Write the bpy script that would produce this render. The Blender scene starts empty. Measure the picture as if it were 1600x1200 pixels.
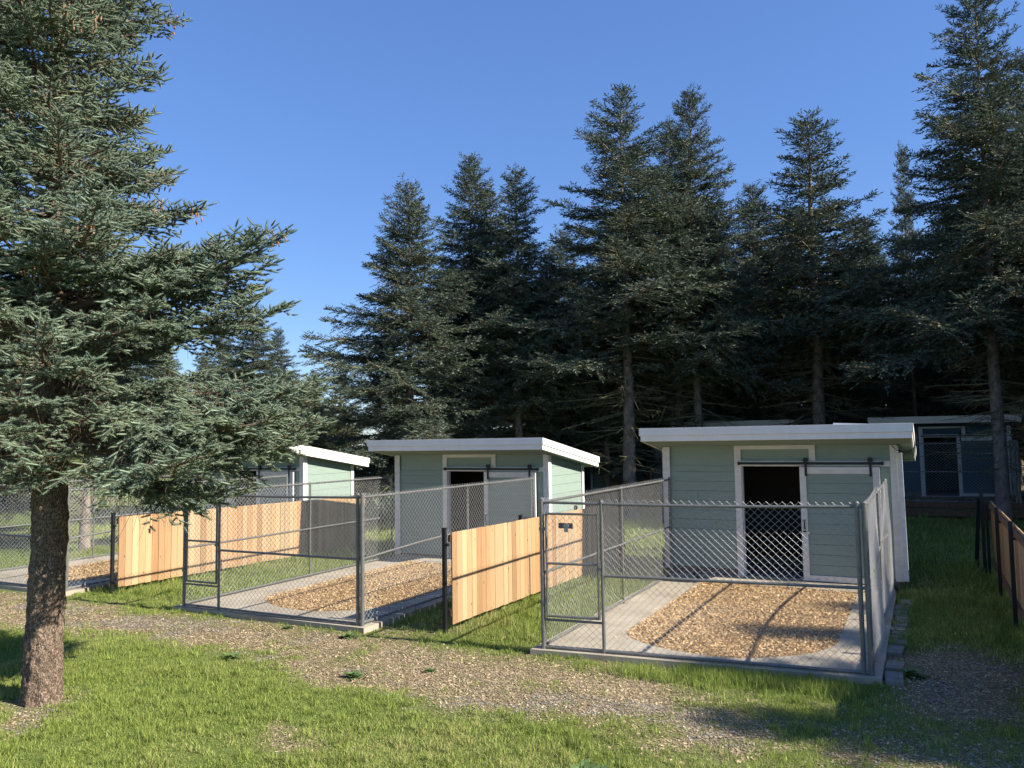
import bpy, math
import numpy as np
from math import radians as R, sin, cos, pi
scene = bpy.context.scene
COL = scene.collection

# ------------------------------------------------------------------ camera, sky, sun, exposure
cam_d = bpy.data.cameras.new('camera'); cam = bpy.data.objects.new('camera', cam_d); COL.objects.link(cam)
scene.camera = cam
from mathutils import Matrix, Vector
yaw = R(27.3); pitch = math.atan(89/1240); roll = .0145
fw0 = Vector((-sin(yaw), cos(yaw), 0)); r0 = Vector((cos(yaw), sin(yaw), 0)); up0 = Vector((0, 0, 1))
Fw = fw0*cos(pitch)+up0*sin(pitch); Up = up0*cos(pitch)-fw0*sin(pitch)
Rt = r0*cos(roll)-Up*sin(roll); Up = Up*cos(roll)+r0*sin(roll)
m = Matrix((Rt, Up, -Fw)).transposed().to_4x4(); m.translation = Vector((0, 0, 2.6))
cam.matrix_world = m
cam_d.sensor_width = 36; cam_d.sensor_fit = 'HORIZONTAL'; cam_d.lens = 36*1240/1600
cam_d.clip_start = .05; cam_d.clip_end = 2000

SUN_EL = 35.4; SUN_AZ = 3.0         # azimuth measured from +X towards +Y
sdir = Vector((cos(R(SUN_EL))*cos(R(SUN_AZ)), cos(R(SUN_EL))*sin(R(SUN_AZ)), sin(R(SUN_EL))))
w = bpy.data.worlds.new('World'); scene.world = w; w.use_nodes = True
nt = w.node_tree; nt.nodes.clear()
sky = nt.nodes.new('ShaderNodeTexSky'); sky.sky_type = 'NISHITA'; sky.sun_disc = False
sky.sun_elevation = R(SUN_EL); sky.sun_rotation = R(90-SUN_AZ)
sky.air_density = 1.0; sky.dust_density = 0; sky.ozone_density = 10; sky.altitude = 100
bg = nt.nodes.new('ShaderNodeBackground'); bg.inputs[1].default_value = .15
wo = nt.nodes.new('ShaderNodeOutputWorld')
gm = nt.nodes.new('ShaderNodeGamma'); gm.inputs[1].default_value = .63; hs = nt.nodes.new('ShaderNodeHueSaturation'); hs.inputs['Saturation'].default_value = 1.2; hs.inputs['Hue'].default_value = .515
nt.links.new(sky.outputs[0], gm.inputs[0]); nt.links.new(gm.outputs[0], hs.inputs['Color']); nt.links.new(hs.outputs[0], bg.inputs[0]); nt.links.new(bg.outputs[0], wo.inputs[0])
sl = bpy.data.lights.new('sun', 'SUN'); sl.energy = 4.5; sl.angle = R(.53); sl.color = (1, .94, .84)
so = bpy.data.objects.new('sun', sl); COL.objects.link(so)
so.rotation_euler = sdir.to_track_quat('Z', 'Y').to_euler(); so.location = (20, 0, 20)
scene.view_settings.view_transform = 'Standard'; scene.view_settings.look = 'None'
scene.view_settings.gamma = 1; scene.view_settings.exposure = 1.17
scene.render.resolution_x = 1024; scene.render.resolution_y = 768
try:
    scene.cycles.max_bounces = 6; scene.cycles.transparent_max_bounces = 4
except Exception: pass

rng = np.random.default_rng(7)
# ------------------------------------------------------------------ materials
def mat(name, base, rough=.8, metal=0., var=None, scale=6., island=0., bump=0., bscale=40., stretch=None, hue2=None, spec=.3, trans=0., detail=6.):
    """base colour; optional second colour mixed by object-space noise; per-island brightness variation; bump."""
    m = bpy.data.materials.new(name); m.use_nodes = True; t = m.node_tree; n = t.nodes; l = t.links
    b = n['Principled BSDF']; b.inputs['Roughness'].default_value = rough; b.inputs['Metallic'].default_value = metal
    b.inputs['Specular IOR Level'].default_value = spec
    tc = n.new('ShaderNodeTexCoord'); mp = n.new('ShaderNodeMapping'); l.new(tc.outputs['Object'], mp.inputs[0])
    if stretch: mp.inputs['Scale'].default_value = stretch
    rgb = n.new('ShaderNodeRGB'); rgb.outputs[0].default_value = (*base, 1); out = rgb.outputs[0]
    if var:
        nz = n.new('ShaderNodeTexNoise'); nz.inputs['Scale'].default_value = scale; nz.inputs['Detail'].default_value = detail
        nz.inputs['Roughness'].default_value = .65
        l.new(mp.outputs[0], nz.inputs['Vector'])
        cr = n.new('ShaderNodeValToRGB'); cr.color_ramp.elements[0].position = .35; cr.color_ramp.elements[1].position = .68
        l.new(nz.outputs[0], cr.inputs[0])
        mx = n.new('ShaderNodeMix'); mx.data_type = 'RGBA'
        l.new(cr.outputs[0], mx.inputs['Factor']); l.new(out, mx.inputs['A']); mx.inputs['B'].default_value = (*var, 1)
        out = mx.outputs['Result']
    if island or hue2:
        g = n.new('ShaderNodeNewGeometry')
        if hue2:
            mx = n.new('ShaderNodeMix'); mx.data_type = 'RGBA'
            l.new(g.outputs['Random Per Island'], mx.inputs['Factor']); l.new(out, mx.inputs['A']); mx.inputs['B'].default_value = (*hue2, 1)
            out = mx.outputs['Result']
        if island:
            wn = n.new('ShaderNodeTexWhiteNoise'); wn.noise_dimensions = '1D'; l.new(g.outputs['Random Per Island'], wn.inputs['W'])
            mr = n.new('ShaderNodeMapRange'); mr.inputs['To Min'].default_value = 1-island; mr.inputs['To Max'].default_value = 1+island
            l.new(wn.outputs[0], mr.inputs[0])
            hs = n.new('ShaderNodeHueSaturation'); l.new(mr.outputs[0], hs.inputs['Value']); l.new(out, hs.inputs['Color']); out = hs.outputs[0]
    l.new(out, b.inputs['Base Color'])
    if bump:
        nb = n.new('ShaderNodeTexNoise'); nb.inputs['Scale'].default_value = bscale; nb.inputs['Detail'].default_value = 5
        l.new(mp.outputs[0], nb.inputs['Vector'])
        bp = n.new('ShaderNodeBump'); bp.inputs['Strength'].default_value = bump; bp.inputs['Distance'].default_value = .02
        l.new(nb.outputs[0], bp.inputs['Height']); l.new(bp.outputs[0], b.inputs['Normal'])
    if trans:
        tl = n.new('ShaderNodeBsdfTranslucent'); l.new(out, tl.inputs[0])
        ms = n.new('ShaderNodeMixShader'); ms.inputs[0].default_value = trans
        o = n['Material Output']; l.new(b.outputs[0], ms.inputs[1]); l.new(tl.outputs[0], ms.inputs[2]); l.new(ms.outputs[0], o.inputs[0])
    return m
M = {}
M['siding'] = mat('siding', (.262, .335, .285), .7, var=(.24, .305, .255), scale=1.5, bump=.15, bscale=60, stretch=(3, 3, 12), spec=.25)
M['siding_shade_blue'] = mat('siding_shade_blue', (.06, .115, .145), .7, var=(.05, .095, .125), scale=1.5, spec=.25)  # blue siding with the deep shade over the far shed darkened into its colour
M['trim'] = mat('trim', (.74, .72, .66), .6, var=(.62, .60, .55), scale=2.2, bump=.1, bscale=30, stretch=(2, 2, 6))
M['fascia'] = mat('fascia', (.85, .82, .76), .55, var=(.78, .75, .69), scale=1.2, stretch=(3, 1, 1))
M['black'] = mat('black_steel', (.012, .012, .013), .45, spec=.4)
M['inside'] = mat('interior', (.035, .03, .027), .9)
M['floor_in'] = mat('shed_floor', (.16, .17, .19), .8)
M['foundation'] = mat('foundation', (.22, .20, .18), .9, var=(.14, .12, .10), scale=8)
M['galv'] = mat('galvanised', (.20, .197, .18), .45, metal=.35, var=(.14, .138, .128), scale=14, spec=.5)
M['wire'] = mat('wire', (.46, .46, .44), .45, metal=.25, spec=.5)
M['concrete'] = mat('concrete', (.42, .365, .275), .9, var=(.29, .245, .18), scale=1.5, bump=.3, bscale=90)
M['block'] = mat('paver', (.27, .255, .22), .9, var=(.18, .17, .15), scale=6, island=.15)
M['cedar'] = mat('cedar', (.37, .215, .10), .75, var=(.30, .145, .06), scale=3.2, island=.24, bump=.25, bscale=18, stretch=(9, 9, .8), hue2=(.49, .335, .185))
M['cedar_old'] = mat('cedar_frame', (.20, .12, .07), .85, var=(.10, .06, .035), scale=4, stretch=(6, .8, 6))
M['bark'] = mat('bark', (.25, .17, .12), .95, var=(.085, .055, .04), scale=7, bump=1.0, bscale=16, stretch=(1.3, 1.3, .7))
M['bark_grey'] = mat('bark_grey', (.30, .245, .20), .95, var=(.12, .09, .07), scale=7, bump=.8, bscale=14, stretch=(1, 1, .6))
M['needle'] = mat('needle', (.080, .120, .076), .6, island=.35, hue2=(.225, .285, .205), spec=.3, trans=.08, var=(.14, .16, .07), scale=.9, detail=2)
M['needle_far'] = mat('needle_far', (.045, .070, .042), .6, island=.55, hue2=(.17, .21, .155), spec=.3, trans=.12, var=(.075, .092, .064), scale=.7, detail=2)
M['needle_warm'] = mat('needle_warm', (.075, .095, .035), .6, island=.4, hue2=(.13, .155, .07), spec=.3, trans=.2)
M['twig'] = mat('twig', (.17, .12, .085), .9, island=.3)
M['dead'] = mat('dead_limbs', (.22, .17, .10), .9, island=.5, hue2=(.16, .17, .09))
M['cone'] = mat('cone', (.30, .17, .10), .8, island=.3)
M['grass'] = mat('grass', (.060, .125, .014), .6, island=.45, hue2=(.37, .43, .105), spec=.25, trans=.35, var=(.25, .31, .06), scale=7., detail=5)
M['straw'] = mat('dry_grass', (.50, .43, .19), .7, island=.35, hue2=(.36, .40, .12), trans=.3)
M['chip'] = mat('wood_chip', (.41, .27, .13), .8, island=.55, hue2=(.70, .49, .26))
M['chipbase'] = mat('wood_chip_bed', (.34, .20, .08), .95, var=(.16, .09, .035), scale=40, bump=.8, bscale=60)
M['pathchip'] = mat('path_chip', (.25, .19, .115), .85, island=.5, hue2=(.45, .345, .20))
M['gravel'] = mat('path_gravel', (.20, .18, .15), .85, island=.5, hue2=(.34, .30, .235))
M['weed'] = mat('weed_leaf', (.10, .16, .045), .5, island=.3, hue2=(.16, .23, .08), trans=.2)
M['sign'] = mat('sign_plate', (.075, .018, .022), .5)
M['signtxt'] = mat('sign_letters', (.42, .36, .45), .6)
M['tag'] = mat('tag_metal', (.36, .38, .40), .35, metal=.5)
M['bluebox'] = mat('blue_cover', (.12, .22, .38), .6)
M['tin'] = mat('white_tin', (.8, .8, .8), .4)
M['roof'] = mat('roof_membrane', (.5, .5, .49), .8, var=(.4, .4, .39), scale=3)

def bark_mat(name, a, b, crack, sc):
    m = bpy.data.materials.new(name); m.use_nodes = True; t = m.node_tree; n = t.nodes; l = t.links
    bs = n['Principled BSDF']; bs.inputs['Roughness'].default_value = .95; bs.inputs['Specular IOR Level'].default_value = .1
    tc = n.new('ShaderNodeTexCoord'); mp = n.new('ShaderNodeMapping'); mp.inputs['Scale'].default_value = (1, 1, .55); l.new(tc.outputs['Object'], mp.inputs[0])
    nz = n.new('ShaderNodeTexNoise'); nz.inputs['Scale'].default_value = sc*.5; nz.inputs['Detail'].default_value = 4; l.new(mp.outputs[0], nz.inputs['Vector'])
    va = n.new('ShaderNodeVectorMath'); va.operation = 'MULTIPLY_ADD'; va.inputs[1].default_value = (.16, .16, .16); l.new(nz.outputs['Color'], va.inputs[0]); l.new(mp.outputs[0], va.inputs[2])
    vo = n.new('ShaderNodeTexVoronoi'); vo.feature = 'DISTANCE_TO_EDGE'; vo.inputs['Scale'].default_value = sc; l.new(va.outputs[0], vo.inputs['Vector'])
    cr = n.new('ShaderNodeValToRGB'); cr.color_ramp.elements[0].color = (*crack, 1); cr.color_ramp.elements[0].position = .02; cr.color_ramp.elements[1].position = .16; cr.color_ramp.elements[1].color = (*a, 1)
    l.new(vo.outputs['Distance'], cr.inputs[0])
    n2 = n.new('ShaderNodeTexNoise'); n2.inputs['Scale'].default_value = sc*1.7; n2.inputs['Detail'].default_value = 6; l.new(mp.outputs[0], n2.inputs['Vector'])
    c2 = n.new('ShaderNodeValToRGB'); c2.color_ramp.elements[0].position = .4; c2.color_ramp.elements[1].position = .65; l.new(n2.outputs[0], c2.inputs[0])
    mx = n.new('ShaderNodeMix'); mx.data_type = 'RGBA'; l.new(c2.outputs[0], mx.inputs['Factor']); l.new(cr.outputs[0], mx.inputs['A']); mx.inputs['B'].default_value = (*b, 1)
    mr = n.new('ShaderNodeMath'); mr.operation = 'MULTIPLY'; mr.inputs[1].default_value = .6; l.new(c2.outputs[0], mr.inputs[0]); l.new(mr.outputs[0], mx.inputs['Factor'])
    l.new(mx.outputs['Result'], bs.inputs['Base Color'])
    ad = n.new('ShaderNodeMath'); ad.operation = 'ADD'; l.new(cr.outputs[0], ad.inputs[0]); l.new(n2.outputs[0], ad.inputs[1])
    bp = n.new('ShaderNodeBump'); bp.inputs['Strength'].default_value = 1; bp.inputs['Distance'].default_value = .025; l.new(ad.outputs[0], bp.inputs['Height']); l.new(bp.outputs[0], bs.inputs['Normal'])
    return m
M['bark'] = bark_mat('bark', (.31, .225, .165), (.15, .11, .08), (.07, .05, .035), 30)
def cedar_mat():
    m = M['cedar']; t = m.node_tree; n = t.nodes; l = t.links; bs = n['Principled BSDF']; src = bs.inputs['Base Color'].links[0].from_socket
    tc = n.new('ShaderNodeTexCoord'); mp = n.new('ShaderNodeMapping'); mp.inputs['Scale'].default_value = (0, 7, 4.2); l.new(tc.outputs['Object'], mp.inputs[0])
    vo = n.new('ShaderNodeTexVoronoi'); vo.inputs['Scale'].default_value = 1.; l.new(mp.outputs[0], vo.inputs['Vector'])
    cr = n.new('ShaderNodeValToRGB'); e = cr.color_ramp.elements; e[0].position = .05; e[0].color = (.10, .04, .015, 1); e[1].position = .12; e[1].color = (1, 1, 1, 1); l.new(vo.outputs['Distance'], cr.inputs[0])
    mx = n.new('ShaderNodeMix'); mx.data_type = 'RGBA'; mx.blend_type = 'MULTIPLY'; mx.inputs['Factor'].default_value = .75; l.new(src, mx.inputs['A']); l.new(cr.outputs[0], mx.inputs['B']); l.new(mx.outputs['Result'], bs.inputs['Base Color'])
cedar_mat()

# ground: soil and short turf mixed by noise and by the worn path attribute
def ground_mat():
    m = bpy.data.materials.new('ground'); m.use_nodes = True; t = m.node_tree; n = t.nodes; l = t.links
    b = n['Principled BSDF']; b.inputs['Roughness'].default_value = .95; b.inputs['Specular IOR Level'].default_value = .1
    tc = n.new('ShaderNodeTexCoord')
    def noise(s, d=6, lo=.35, hi=.65):
        z = n.new('ShaderNodeTexNoise'); z.inputs['Scale'].default_value = s; z.inputs['Detail'].default_value = d; l.new(tc.outputs['Object'], z.inputs['Vector'])
        r = n.new('ShaderNodeMapRange'); r.inputs['From Min'].default_value = lo; r.inputs['From Max'].default_value = hi; l.new(z.outputs[0], r.inputs[0]); return r.outputs[0]
    def mix(f, a, c):
        x = n.new('ShaderNodeMix'); x.data_type = 'RGBA'
        for k, v in (('Factor', f), ('A', a), ('B', c)):
            if isinstance(v, tuple): x.inputs[k].default_value = (*v, 1)
            elif isinstance(v, float): x.inputs[k].default_value = v
            else: l.new(v, x.inputs[k])
        return x.outputs['Result']
    g1 = mix(noise(.9), (.12, .17, .03), (.22, .24, .07)); g2 = mix(noise(25), g1, (.08, .11, .025))
    d1 = mix(noise(1.6), (.33, .24, .14), (.26, .215, .14)); d2 = mix(noise(55, 4), d1, (.17, .12, .075))
    at = n.new('ShaderNodeAttribute'); at.attribute_name = 'path'
    c = mix(at.outputs['Fac'], g2, d2)
    l.new(c, b.inputs['Base Color'])
    nb = n.new('ShaderNodeTexNoise'); nb.inputs['Scale'].default_value = 45; nb.inputs['Detail'].default_value = 6; l.new(tc.outputs['Object'], nb.inputs['Vector'])
    bp = n.new('ShaderNodeBump'); bp.inputs['Strength'].default_value = .8; bp.inputs['Distance'].default_value = .03
    l.new(nb.outputs[0], bp.inputs['Height']); l.new(bp.outputs[0], b.inputs['Normal'])
    return m
M['ground'] = ground_mat()

# ------------------------------------------------------------------ helpers
def link(name, me, parent=None, loc=None):
    o = bpy.data.objects.new(name, me); COL.objects.link(o)
    if parent: o.parent = parent
    if loc is not None: o.location = loc
    return o
def npmesh(name, V, Q, mt, smooth=False):
    """V (n,3); Q (m,k) faces of equal size (or list of such arrays)."""
    me = bpy.data.meshes.new(name); V = np.ascontiguousarray(V, dtype=np.float32)
    Qs = Q if isinstance(Q, list) else [Q]
    me.vertices.add(len(V)); me.vertices.foreach_set('co', V.ravel())
    li = np.concatenate([q.ravel() for q in Qs]).astype(np.int32)
    cnt = np.concatenate([np.full(len(q), q.shape[1]) for q in Qs]).astype(np.int32)
    st = np.concatenate([[0], np.cumsum(cnt)[:-1]]).astype(np.int32)
    me.loops.add(len(li)); me.loops.foreach_set('vertex_index', li)
    me.polygons.add(len(cnt)); me.polygons.foreach_set('loop_start', st); me.polygons.foreach_set('loop_total', cnt)
    if smooth: me.polygons.foreach_set('use_smooth', np.ones(len(cnt), bool))
    me.update(calc_edges=True); me.materials.append(mt); return me
class MB:
    def __init__(s): s.v = []; s.f = []; s.n = 0
    def add(s, V, F):
        s.v.append(np.array(V, float)); s.f += [tuple(i+s.n for i in f) for f in F]; s.n += len(V); return s
    def box(s, x0, x1, y0, y1, z0, z1):
        return s.add([(x0,y0,z0),(x1,y0,z0),(x1,y1,z0),(x0,y1,z0),(x0,y0,z1),(x1,y0,z1),(x1,y1,z1),(x0,y1,z1)],
                     [(0,3,2,1),(4,5,6,7),(0,1,5,4),(1,2,6,5),(2,3,7,6),(3,0,4,7)])
    def hexa(s, P): return s.add(P, [(0,3,2,1),(4,5,6,7),(0,1,5,4),(1,2,6,5),(2,3,7,6),(3,0,4,7)])
    def tube(s, pts, r, n=10, cap=True):
        pts = [Vector(p) for p in pts]; rs = r if isinstance(r, (list, tuple)) else [r]*len(pts); V = []; F = []
        for i, p in enumerate(pts):
            d = (pts[min(i+1, len(pts)-1)]-pts[max(i-1, 0)]).normalized()
            a = d.cross(Vector((0, 0, 1)) if abs(d.z) < .9 else Vector((1, 0, 0))).normalized(); b = d.cross(a)
            for k in range(n):
                t = 2*pi*k/n; V.append(p+a*(rs[i]*cos(t))+b*(rs[i]*sin(t)))
        for i in range(len(pts)-1):
            for k in range(n): F.append((i*n+k, i*n+(k+1) % n, (i+1)*n+(k+1) % n, (i+1)*n+k))
        if cap: F.append(tuple(range(n))[::-1]); F.append(tuple(range((len(pts)-1)*n, len(pts)*n)))
        return s.add([tuple(v) for v in V], F)
    def build(s, name, mt, parent=None, bevel=0, smooth=False):
        me = bpy.data.meshes.new(name); me.from_pydata([tuple(p) for p in np.concatenate(s.v)], [], s.f); me.materials.append(mt)
        if smooth:
            for p in me.polygons: p.use_smooth = True
        me.update(); o = link(name, me, parent)
        if bevel:
            b = o.modifiers.new('bevel', 'BEVEL'); b.width = bevel; b.segments = 2; b.limit_method = 'ANGLE'
        return o
def tag(o, label=None, cat=None, group=None, kind=None):
    if label: o['label'] = label
    if cat: o['category'] = cat
    if group: o['group'] = group
    if kind: o['kind'] = kind
    return o
def thing(name, loc, label, cat, group=None, rz=0):
    o = bpy.data.objects.new(name, None); COL.objects.link(o); o.location = loc; o.rotation_euler = (0, 0, rz); o.empty_display_size = .2
    return tag(o, label, cat, group)
def dup(o, loc=None, label=None, group=None, rz=None, scale=None, parent=None, cat=None):
    c = o.copy(); COL.objects.link(c); c.parent = parent
    if loc is not None: c.location = loc
    if rz is not None: c.rotation_euler = (0, 0, rz)
    if scale is not None: c.scale = scale
    tag(c, label, cat, group)
    for ch in [x for x in KIDS(o)]: dup(ch, parent=c)
    return c
def KIDS(o): return [x for x in COL.objects if x.parent == o]
def vnoise(x, y, s, seed=0):
    x = np.asarray(x)*s; y = np.asarray(y)*s; xi = np.floor(x).astype(np.int64); yi = np.floor(y).astype(np.int64); fx = x-xi; fy = y-yi
    fx = fx*fx*(3-2*fx); fy = fy*fy*(3-2*fy)
    def h(a, b):
        v = (a*374761393+b*668265263+seed*982451653) & 0xffffffff; v = ((v ^ (v >> 13))*1274126177) & 0xffffffff; return ((v ^ (v >> 16)) & 0xffff)/65535.
    return (h(xi, yi)*(1-fx)+h(xi+1, yi)*fx)*(1-fy)+(h(xi, yi+1)*(1-fx)+h(xi+1, yi+1)*fx)*fy
def fbm(x, y, s, seed=0): return .55*vnoise(x, y, s, seed)+.3*vnoise(x, y, s*2.1, seed+1)+.15*vnoise(x, y, s*4.3, seed+2)
def inpoly(x, y, P):
    P = np.array(P); c = np.zeros(x.shape, bool); j = len(P)-1
    for i in range(len(P)):
        xi, yi = P[i]; xj, yj = P[j]
        c ^= ((yi > y) != (yj > y)) & (x < (xj-xi)*(y-yi)/(yj-yi+1e-12)+xi); j = i
    return c

# ------------------------------------------------------------------ ground
PATH = [(-22.7,8.6),(-15.70,8.6),(-13.48,8.92),(-10.18,8.75),(-8.48,8.85),(-6.87,8.84),(-5.47,8.73),(-4.14,8.85),(-3.31,9.1),(-2.3,8.95),(-2.1,7.9),(-2.64,7.07),(-3.38,7.12),(-3.70,6.93),(-4.04,6.75),(-4.65,6.8),(-5.29,6.95),(-6.50,6.95),(-7.70,7.46),(-8.84,7.66),(-10.21,7.52),(-12.40,6.9),(-22,6.5)]
CHR = [(-0.56,10.99),(0.56,11.49),(0.83,10.17),(0.99,8.76),(0.18,8.48),(-0.42,8.90)]
MID = [(-2.60,8.4),(-1.71,8.3),(-0.89,8.6),(0.18,8.48),(0.9,8.3),(1.2,6.9),(0.14,7.1),(-0.80,7.0),(-1.46,6.6),(-2.20,6.5),(-2.96,6.92)]
BARE = [[(-5.56,5.71),(-5.23,5.78),(-4.61,5.33),(-4.71,4.99),(-5.24,5.34)], [(-8.88,5.12),(-8.23,5.19),(-7.34,4.70),(-7.45,4.48),(-8.07,4.54)]]
PENS = [(-4.29, 9.07, -.61, 9.5, 15.2), (-10.67, 9.08, -7.13, 9.12, 15.2), (-17.2, 9.1, -13.78, 9.15, 15.2)]   # xl, yl, xr, yr, yback
def pathmask(x, y):
    wx = x+(fbm(x, y, 1.3, 11)-.5)*.9; wy = y+(fbm(x, y, 1.3, 21)-.5)*.7
    n = .6*fbm(x, y, 1.7, 5)+.4*fbm(x, y, 6, 8)
    J = [(0, 0), (.28, .1), (-.25, .18), (.1, -.25), (-.12, -.14), (.5, -.1), (-.48, .05), (.05, .42), (-.03, -.4)]
    sp = lambda P, k=1.: sum(inpoly(wx+a*k, wy+b*k, P).astype(float) for a, b in J)/len(J)
    m = sp(PATH)*np.clip(.70+1.5*(n-.38), .30, 1.)
    m = np.maximum(m, sp(CHR, .6)*.9); m = np.maximum(m, sp(MID)*np.clip(.30+2.0*(n-.38), .08, .92))
    for b in BARE: m = np.maximum(m, sp(b, .5)*.75)
    m = np.maximum(m, (y > 28.6)*.95*(x > -18))
    m = np.maximum(m, np.exp(-((x+8.3)**2+(y-5.27)**2)/.16)*.8)
    m = np.maximum(m, np.clip((fbm(x, y, .45, 77)-.68)*4, 0, .45))
    return m
def slab_mask(x, y, g=.12):
    m = np.zeros(x.shape, bool)
    for xl, yl, xr, yr, yb in PENS:
        yf = yl+(yr-yl)*(x-xl)/(xr-xl)
        m |= (x > xl-g-.1) & (x < xr+g+.12) & (y > yf-g) & (y < yb+2)
    return m
xs = np.concatenate([[-320,-200,-120,-80,-55,-40,-32,-26], np.arange(-22, 4, .08), [5,7,10,15,22,32,50,80,120,200,320]])
ys = np.concatenate([[-120,-60,-30,-15,-6,0,2,3], np.arange(3.6, 19, .08), [19.5,20,21,22,23,24,25,26,27,28,28.55,28.7,30,32,35,40,50,70,100,150,220,320]])
X, Y = np.meshgrid(xs, ys); pm = pathmask(X, Y)
Z = (fbm(X, Y, .8, 3)-.5)*.05+(fbm(X, Y, 5, 4)-.5)*.018; Z -= .02*pm
Z -= .03
far = np.sqrt(X**2+Y**2); Z += np.where((Y > 28.6) & (X > -19) & (X < 30), .47, 0)
Z = np.where(slab_mask(X, Y, .05), -.05, Z)
nx, ny = len(xs), len(ys); I = np.arange(nx*ny).reshape(ny, nx)
Q = np.stack([I[:-1, :-1], I[:-1, 1:], I[1:, 1:], I[1:, :-1]], -1).reshape(-1, 4)
gme = npmesh('ground', np.stack([X, Y, Z], -1).reshape(-1, 3), Q, M['ground'], True)
a = gme.attributes.new('path', 'FLOAT', 'POINT'); a.data.foreach_set('value', pm.ravel().astype(np.float32))
tag(link('ground', gme), kind='structure')
def gz(x, y):
    return (fbm(x, y, .8, 3)-.5)*.05+(fbm(x, y, 5, 4)-.5)*.018-.02*pathmask(x, y)-.03+np.where((y > 28.6) & (x > -19), .47, 0)

# ------------------------------------------------------------------ sheds
def lap(mb, x0, x1, z0, z1, y, step=.18, axis='x', sgn=-1, top=None):
    """clapboards: each board leans out 11 mm at its lower edge; top(x) clips the upper edge for sloping tops"""
    z = z0
    while z < z1-1e-4:
        zt = min(z+step, z1)
        def P(u, o, zz): return (u, y+sgn*o, zz) if axis == 'x' else (y-sgn*o, u, zz)
        a0, a1 = x0, x1
        t0 = min(zt, top(a0)) if top else zt; t1 = min(zt, top(a1)) if top else zt
        b0 = min(z, t0); b1 = min(z, t1)
        g0, g1 = min(b0+.0055, t0), min(b1+.0055, t1)
        mb.add([P(a0, .015, g0), P(a1, .015, g1), P(a1, .011, t1), P(a0, .011, t0), P(a0, -.012, g0), P(a1, -.012, g1), P(a0, -.012, b0), P(a1, -.012, b1), P(a0, .011, b0), P(a1, .011, b1)],
               [(0, 1, 2, 3), (4, 5, 1, 0), (6, 7, 5, 4), (8, 9, 7, 6)])
        z = zt
SL = -.151
def make_shed(loc, label, blue=False):
    W, D = 4.06, 1.9
    t = thing('animal_shed', loc, label, 'shed', 'flat-roofed sheds of the kennel rows')
    sid = M['siding_shade_blue'] if blue else M['siding']
    zr = lambda y: 2.79+SL*(y+.8)       # roof top
    zs = lambda y: zr(y)-.225            # soffit
    w_ = MB()
    lap(w_, .1, 1.33, .16, 2.07, 0); lap(w_, 2.62, 3.97, .16, 2.07, 0)
    w_.add([(.1, 0, 2.07), (3.97, 0, 2.07), (3.97, 0, zs(0)), (.1, 0, zs(0))], [(0, 1, 2, 3)])       # plain sheet above the track
    top = lambda y: zs(y)
    # right and left walls; boards follow the roof slope by clipping
    for xw, sg in ((W, -1), (0, 1)):
        lap(w_, .0, D, .16, 2.62, xw, .20, 'y', sg, top)
    w_.add([(0, D, .16), (W, D, .16), (W, D, zs(D)), (0, D, zs(D))], [(1, 0, 3, 2)])
    w_.build('wall', sid, t)
    for jx, jz in ((.72, .34), (.95, .88), (.62, 1.42), (.5, .52), (1.1, 1.24)):
        MB().box(jx, jx+.004, -.0165, -.012, jz+.012, jz+.168).build('board_joint', M['foundation'], t)
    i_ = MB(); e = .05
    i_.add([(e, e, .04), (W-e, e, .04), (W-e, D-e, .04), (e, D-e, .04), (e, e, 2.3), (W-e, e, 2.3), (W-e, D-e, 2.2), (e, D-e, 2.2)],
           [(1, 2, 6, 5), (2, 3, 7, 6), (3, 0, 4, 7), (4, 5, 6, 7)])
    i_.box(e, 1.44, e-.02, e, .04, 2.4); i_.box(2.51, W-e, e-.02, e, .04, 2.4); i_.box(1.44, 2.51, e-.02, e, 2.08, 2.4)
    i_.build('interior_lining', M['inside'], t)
    MB().box(.03, W-.03, .03, D-.03, .0, .035).build('floor', M['floor_in'], t)
    MB().box(.02, 1.35, .015, .05, 0, .165).box(2.5, W-.02, .015, .05, 0, .165).box(W-.05, W-.015, .05, D, 0, .165).box(.015, .05, .05, D, 0, .165).box(.05, W-.05, D-.05, D-.01, 0, .165).build('foundation', M['foundation'], t)
    for c in (MB().box(-.02, .1, -.045, -.016, .12, zs(0)-.003).box(-.045, -.021, -.045, .1, .12, zs(0)-.02),
              MB().box(W-.09, W+.02, -.045, -.016, .12, zs(0)-.003).box(W+.021, W+.045, -.043, .1, .12, zs(0)-.02),
              MB().box(W+.016, W+.042, D-.1, D+.01, .12, zs(D)-.003), MB().box(-.042, -.016, D-.1, D+.01, .12, zs(D)-.003)):
        c.build('corner_trim', M['trim'], t, .004)
    f = MB().box(1.33, 1.45, -.032, -.001, .0, 2.50).box(1.45, 2.76, -.032, -.001, 2.38, 2.50).box(2.65, 2.76, -.032, -.001, 2.17, 2.38)
    f.box(1.45, 3.965, -.034, -.002, 2.07, 2.168)
    f.box(1.45, 1.47, 0, .1, .0, 2.07).box(2.49, 2.51, 0, .1, 0, 2.07)
    f.build('door_frame', M['trim'], t, .004)
    MB().box(1.47, 2.49, -.0, .1, .0, .05).build('threshold', M['concrete'], t)
    # roof: deck, two stepped fascia boards all round, drip edge at the back
    x0, x1, y0, y1 = -.23, W+.28, -.8, D+.36
    r_ = MB().hexa([(x0+.03, y0+.03, zs(y0+.03)), (x1-.03, y0+.03, zs(y0+.03)), (x1-.03, y1-.03, zs(y1-.03)), (x0+.03, y1-.03, zs(y1-.03)),
              (x0+.03, y0+.03, zr(y0+.03)-.012), (x1-.03, y0+.03, zr(y0+.03)-.012), (x1-.03, y1-.03, zr(y1-.03)-.012), (x0+.03, y1-.03, zr(y1-.03)-.012)])
    rf = r_.build('roof', sid, t)
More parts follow.
